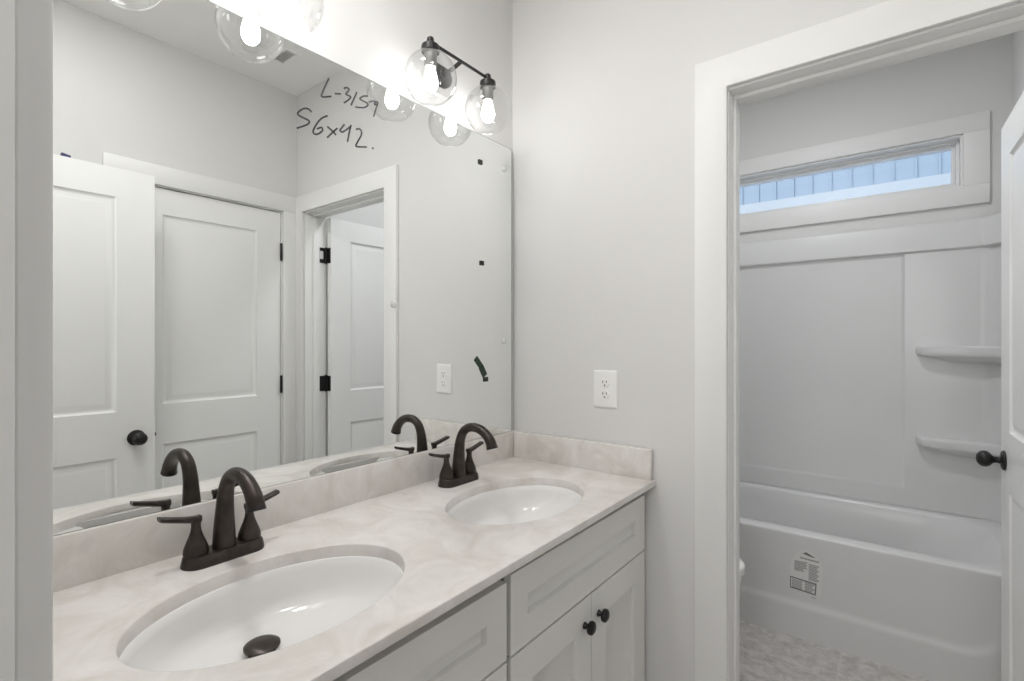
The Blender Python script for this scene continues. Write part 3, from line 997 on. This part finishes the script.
for a, b in zip(full1, full2):
    m_ = ((a[0] * .35 + b[0] * .65), (a[1] * .35 + b[1] * .65))
    loops.append([(m_[0], m_[1], 1.752), (a[0], a[1], 1.762), (a[0], a[1], 1.776), (a[0] * .8 + b[0] * .2, a[1] * .8 + b[1] * .2, SZ1 - .010), (m_[0], m_[1], SZ1), (b[0], b[1], SZ1), (b[0], b[1], 1.752)])
loft(bm, loops)
tag(obj('top_flange', bm, M['acrylic'], ss, bevel=.003, sharp=55), 'raised band along the top of the surround')
# corner shelves
for zt in (1.283, .832):
    for side in (1, -1):
        xl = 1.238
        out = [(xl, BY + .002), (xl + .004, BY - .025), (xl + .016, BY - .048), (xl + .04, BY - .060), (1.40, BY - .068), (1.48, BY - .085), (XR - .03, BY - .12), (XR - .006, BY - .18), (XR + .004, BY - .22)]
        P = smooth_path(out, 5)
        ctr = (XR - .01, BY + .002)
        def scale(P, k, dz):
            return [((ctr[0] + (x - ctr[0]) * k) if side > 0 else W - (ctr[0] + (x - ctr[0]) * k), ctr[1] + (y - ctr[1]) * k, zt + dz) for x, y in P]
        bm = bmesh.new()
        Ls = [scale(P + [(XR + .004, BY + .004)], k, dz) for k, dz in ((.55, -.080), (.74, -.064), (.88, -.055), (.955, -.051), (.988, -.046), (1.0, -.036), (1.0, -.014), (.990, -.004), (.970, 0), (.92, -.003))]
        loft(bm, Ls)
        obj('shelf', bm, M['acrylic'], ss, sharp=60)

# ------------------------------------------------------------------ toilet (mostly hidden behind the doorway jamb)
TCY = 2.10
to = thing('toilet', (.36, TCY, 0), 'white toilet whose bowl tip peeks past the doorway casing', 'toilet')
def egg(cx, hx_, hy_, z, n=48, back=.75):
    out = []
    for i in range(n):
        a = 2 * PI * i / n
        c, s_ = math.cos(a), math.sin(a)
        out.append((cx + (hx_ * c if c > 0 else hx_ * back * c), TCY + hy_ * s_ * (1 - .10 * c), z))
    return out
bm = bmesh.new()
loft(bm, [egg(.40, .19, .105, .002), egg(.40, .185, .100, .02), egg(.40, .165, .088, .10), egg(.41, .185, .100, .19), egg(.43, .235, .150, .29), egg(.434, .252, .178, .36), egg(.434, .255, .182, .385), egg(.434, .25, .177, .392)])
obj('bowl', bm, M['porcelain'], to, sharp=60)
bm = bmesh.new()
loft(bm, [egg(.434, .255, .182, .393), egg(.434, .262, .188, .398), egg(.434, .262, .188, .408), egg(.434, .255, .182, .412)])
obj('seat', bm, M['plastic'], to, sharp=60)
bm = bmesh.new()
loft(bm, [egg(.434, .256, .183, .4125), egg(.434, .263, .189, .417), egg(.434, .262, .188, .425), egg(.434, .245, .172, .432), egg(.434, .12, .08, .434)])
obj('lid', bm, M['plastic'], to, sharp=60)
bm = bmesh.new()
loft(bm, [[(x, y, z) for x, y in rrect(.125, TCY, .095 + g, .20 + g, .03, 6)] for z, g in ((.37, -.01), (.40, 0), (.72, .006))])
tk = obj('tank', bm, M['porcelain'], to, sharp=50)
bm = bmesh.new()
loft(bm, [[(x, y, z) for x, y in rrect(.127, TCY, .108 + g, .214 + g, .034, 6)] for z, g in ((.721, -.004), (.726, 0), (.748, 0), (.756, -.006))])
obj('tank_lid', bm, M['porcelain'], tk, sharp=50)
bm = bmesh.new()
tube(bm, [(.225, TCY - .15, .66), (.240, TCY - .15, .66)], .012, 16)
tube(bm, [(.240, TCY - .155, .66), (.242, TCY - .09, .652)], [.008, .006], 12)
tag(obj('flush_lever', bm, M['chrome'], tk), 'steel flush lever')
